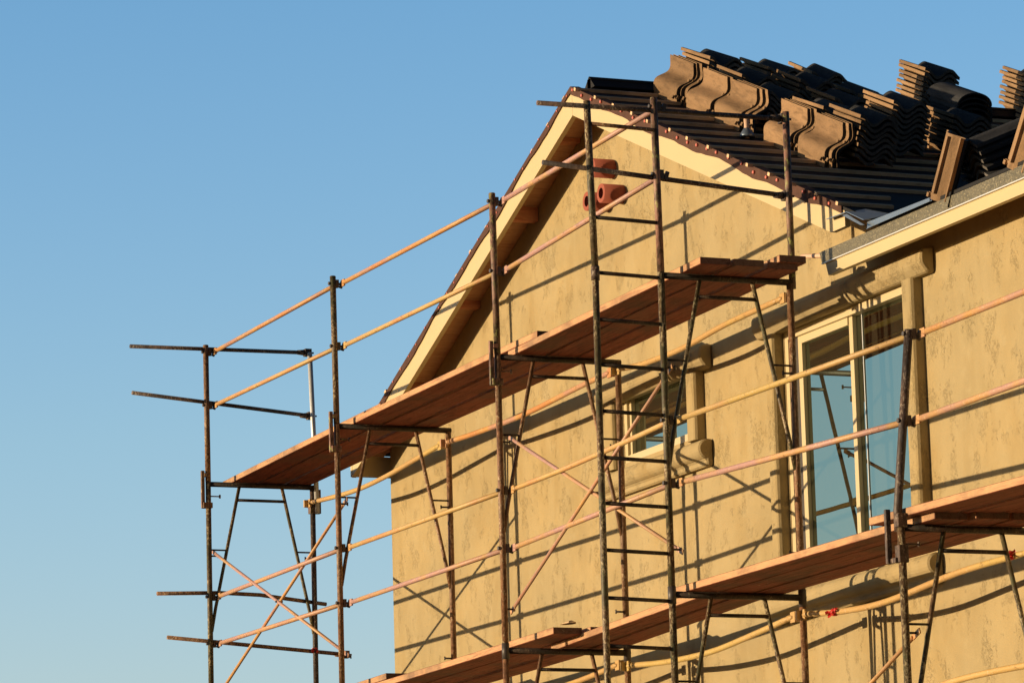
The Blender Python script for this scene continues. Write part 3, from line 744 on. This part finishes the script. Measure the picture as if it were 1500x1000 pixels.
cross((-.035,-.808,3.119),(-.035,WD+.02,3.132),'grey brown tube across the ladder top, sticking out over the roof peak')
cross((-.035,-.783,2.735),(-.035,WD+.02,2.62),'dark tube across the ladder by the clay vents')
# bent yellow rails on the house side
YI = WD - .03
inner = [
 ((-8.90,1.885),(-5.95,1.915),[(-7.9,1.838),(-7.2,1.845),(-6.5,1.885)],'bent yellow tube behind the leftmost bay under the upper platform','tube_y'),
 ((-5.86,1.915),(-2.76,1.93),[(-5.2,1.895),(-4.3,1.885),(-3.3,1.92)],'orange yellow mortar crusted tube under the middle of the upper platform','rail_o'),
 ((-2.66,1.925),(-.03,1.945),[(-2.2,1.895),(-1.58,1.89),(-.9,1.93)],'bent yellow tube under the right end of the upper platform','tube_y'),
 ((-5.80,-.13),(-2.78,-.125),[(-4.6,-.17),(-3.6,-.168)],'yellow tube under the lower platform over the house corner','tube_y'),
 ((-2.66,-.15),(-.06,-.115),[(-2.0,-.19),(-1.33,-.20),(-.8,-.17)],'bent yellow tube under the lower platform left of the ribbons','tube_y'),
 ((.04,-.118),(2.98,-.10),[(.6,-.16),(1.2,-.17),(2.1,-.11)],'long yellow tube with red ribbon under the lower platform','tube_y'),
 ((3.08,-.09),(6.1,-.10),[(4,-.12),(5,-.12)],'yellow tube running off the right edge below the lower platform','tube_y'),
 ((1.2,-.80),(3.0,-.74),[(1.9,-.745),(2.4,-.735)],'yellow tube in the bottom right corner against the wall','rail_y')]
for (xa,za),(xb,zb_),mid,lab,m_ in inner:
    rail((xa,YI,za),(xb,YI,zb_),lab,m_,.0195,mid=[(x,YI-.0,z) for x,z in mid],hook=True,group='bent rails on the house side')

# cross braces (two arms pinned in the middle)
def brace(a, b, c, e, label, m1='rail_p', m2='rail_o'):
    a, b, c, e = map(V, (a, b, c, e)); t = thing('cross_brace', (a + b) / 2, label, 'cross brace', 'crossed braces between frames')
    for p, q_, off, m in ((a, b, -.008, m1), (c, e, .008, m2)):
        q = MB(); o = V((0, off, 0)); dd = (q_ - p).normalized()
        q.path([p + o + dd*.04, q_ + o - dd*.04], .0125, 12); 
        for end in (p, q_): q.obox(end + o, dd, V((0,1,0)), dd.cross(V((0,1,0))), .045, .004, .016)
        q.build('arm', M[m], t)
    # crossing point
    d1 = b - a; d2 = e - c; den = d1.x*d2.z - d1.z*d2.x; s_ = ((c.x-a.x)*d2.z - (c.z-a.z)*d2.x) / den; P_ = a + d1*s_
    q = MB(); q.path([P_ + V((0,-.03,0)), P_ + V((0,.03,0))], .009, 8); q.build('pivot_bolt', M['bolt'], t)
brace((POST['A'],.05,1.45),(POST['B'],.05,.28),(POST['A'],.05,.27),(POST['B'],.05,1.44),'pinkish tube cross brace in the leftmost bay against the sky')
brace((POST['C'],.095,1.42),(POST['D'],.075,.28),(POST['C'],.055,.235),(POST['D'],.03,1.43),'orange and pink tube cross brace just left of the ladder')
brace((POST['D'],.06,-.61),(POST['E'],.06,-1.76),(POST['D'],.06,-1.76),(POST['E'],.06,-.60),'pinkish cross brace below the lower platform at the bottom right')
brace((POST['A'],WD-.06,1.45),(POST['B'],WD-.06,.28),(POST['A'],WD-.06,.27),(POST['B'],WD-.06,1.44),'cross brace on the house side of the leftmost bay') if False else None

# access ladder fixed to the outer leg of the ladder frame
t = thing('access_ladder', (0, -.455, GROUND), 'dark green rusty access ladder with thin rungs beside the gable', 'ladder')
q = MB(); q.path([(-.01,-.462,GROUND+.01),(0,-.462,0),(-.005,-.455,2.02)], .0215, 14); q.build('side_rail', M['post_green'], t)
q = MB(); q.path([(-.005,-.455,2.02),(-.02,-.470,3.15)], .0225, 14); q.build('side_rail', M['post_green'], t)
q = MB(); q.path([(-.005,-.455,1.985),(-.005,-.455,2.075)], .027, 14); q.path([(.0,-.46,2.06),(.035,-.46,2.06)],.006,6); q.build('splice_collar', M['post_dark'], t)
for z in [3.00, 2.393, 2.036, 1.735, 1.445, 1.15, .855, .565, .27, -.03, -.33, -.63, -.93, -1.23, -1.53, -1.83, -2.13, -2.43, -2.73, -3.03, -3.33, -3.63, -3.93, -4.23]:
    q = MB(); q.tube((-.003,-.45,z),(-.003,-.015,z-.012),.0125,10); q.build('rung', M['bearer' if z < 2.9 else 'post_brown'], t)

# planks
PT = .046
def plank(xa, xb, y0, wdt, za, zb_, label, grp):
    q = MB(); n = 8; rr = random.Random(int(xa*91)+int(y0*500)+int(za*10)); bow = rr.uniform(-.006,.004)
    skew = rr.uniform(-.012,.012)
    vs = []
    for i in range(n+1):
        f = i/n; x = xa + (xb-xa)*f; z = za + (zb_-za)*f + bow*math.sin(math.pi*f); y = y0 + skew*f
        vs += [(x,y,z),(x,y+wdt,z),(x,y+wdt,z+PT),(x,y,z+PT)]
    fs = [[0,1,2,3]] + [[n*4+3,n*4+2,n*4+1,n*4]]
    for i in range(n):
        for k in range(4):
            k2 = (k+1)%4; fs.append([i*4+k, (i+1)*4+k, (i+1)*4+k2, i*4+k2])
    q._add(vs, fs)
    for ix in range(len(q.m)):
        if ix >= 2 and (ix - 2) % 4 in (1, 3): q.m[ix] = 1
        if ix < 2: q.m[ix] = 2
    return tag(q.build('scaffold_plank', [M['plank'], M['plank_edge'], M['plank_end']], None, bevel=.003), label, 'plank', grp)
pos = ['outer', 'middle', 'inner']
def deckrow(xa, xb, ys, za, zb_, where_, lvl):
    rr = random.Random(int(xa*10)+int(za*7))
    for i, y in enumerate(ys):
        y += rr.uniform(-.004, .004)
        nm = (pos if len(ys) == 3 else ['outer','inner'])[i]
        plank(xa + rr.uniform(-.04,.04), xb + rr.uniform(-.05,.05), y, .214, za, zb_ + rr.uniform(0,.004), f'reddish wooden plank, {nm} one of the {lvl} platform {where_}', 'planks of the scaffold platforms')
ZU = H + .0215; ZL = .0215
deckrow(-9.13, -5.47, (.215,.455,.70), ZU-.022, ZU+.030, 'in the leftmost bay', 'upper')
deckrow(-5.99, -2.28, (.135,.375,.625), ZU-.024, ZU+.004, 'over the house corner', 'upper')
deckrow(-2.84, .29, (.135,.375,.612), ZU-.049, ZU-.004, 'beside the ladder', 'upper')
for y, lab in ((.60,'short board lying on the right end of the upper platform'),):
    plank(-.35, .31, .70, .19, ZU+.045, ZU+.042, lab, 'planks of the scaffold platforms')
deckrow(-9.1, -5.5, (.2,.44,.68), ZL-.02, ZL+.03, 'in the leftmost bay', 'lower')
deckrow(-6.05, -2.33, (.20,.45,.70), ZL-.022, ZL+.004, 'over the house corner', 'lower')
deckrow(-2.85, .36, (.42,.66), ZL-.049, ZL+.048, 'left of the ladder', 'lower')
deckrow(-.20, 3.30, (.095,.335,.578), ZL+.0, ZL+.001, 'under the large window', 'lower')
deckrow(2.58, 6.5, (.03,.275,.52), ZL+.05, ZL+.0, 'running off the right edge', 'lower')
# scraps and mortar left on the planks
def lump(x, y, z, s, label, name='mortar_lump', m='debris'):
    q = MB(); rr = random.Random(int(x*1000)); 
    vs = []; n = 9
    for j, (zz, k) in enumerate(((0,1),(.45,.8),(.8,.35))):
        for i in range(n):
            a = 2*math.pi*i/n; R_ = s*k*rr.uniform(.65,1.2); vs.append((x+R_*1.6*math.cos(a), y+R_*math.sin(a), z+zz*s*.5*rr.uniform(.8,1.2)))
    fs = [[(j*n+i),(j*n+(i+1)%n),((j+1)*n+(i+1)%n),((j+1)*n+i)] for j in range(2) for i in range(n)] + [[2*n+i for i in range(n)]]
    q._add(vs, fs, False); return tag(q.build(name, M[m], None), label, 'mortar')
lump(-2.15,.24,ZL+.052,.05,'crumbled lump of dried mortar on the lower platform edge left of the ladder')
lump(1.62,.16,ZL+.047,.035,'small dried mortar lump on the platform edge under the large window')
lump(.05,.80,ZU+.097,.05,'pale mortar lump on the right end of the upper platform')

# red ribbons tied on the yellow tube
def ribbon(x, y, z, label, big=1, seed=1):
    rr = random.Random(seed); q = MB()
    for k in range(9):
        c = V((x + rr.uniform(-.07,.07)*big, y + rr.uniform(-.03,.015), z + rr.uniform(-.02,.03)*big))
        ax = V((rr.uniform(-1,1), rr.uniform(-.5,.5), rr.uniform(-.6,.6))).normalized(); up = V((rr.uniform(-.4,.4),-.6,1)).normalized(); n_ = ax.cross(up).normalized(); up = n_.cross(ax)
        L_, W_ = rr.uniform(.03,.06)*big, rr.uniform(.01,.02)*big; pts = []
        m_ = 5
        for i in range(m_):
            f = i/(m_-1)*2-1; pts += [c + ax*L_*f + n_*.012*math.sin(3*f+k) + up*W_, c + ax*L_*f + n_*.012*math.sin(3*f+k+.6) - up*W_]
        q._add(pts, [[2*i,2*i+1,2*i+3,2*i+2] for i in range(m_-1)], False)
    q.path([(x-.02*big,y,z),(x+.02*big,y,z)], .026, 10)
    return tag(q.build('ribbon', M['ribbon'], None), label, 'ribbon')
ribbon(.52, YI-.015, -.155, 'crumpled red ribbon knotted on the yellow tube under the large window', .55, 4)
ribbon(2.76, YI-.015, -.097, 'crumpled red ribbon on the yellow tube at the right edge', .65, 9)
ribbon(-8.88, WD-.01, .66, 'tiny red ribbon on the inner leg of the far left frame', .45, 5)
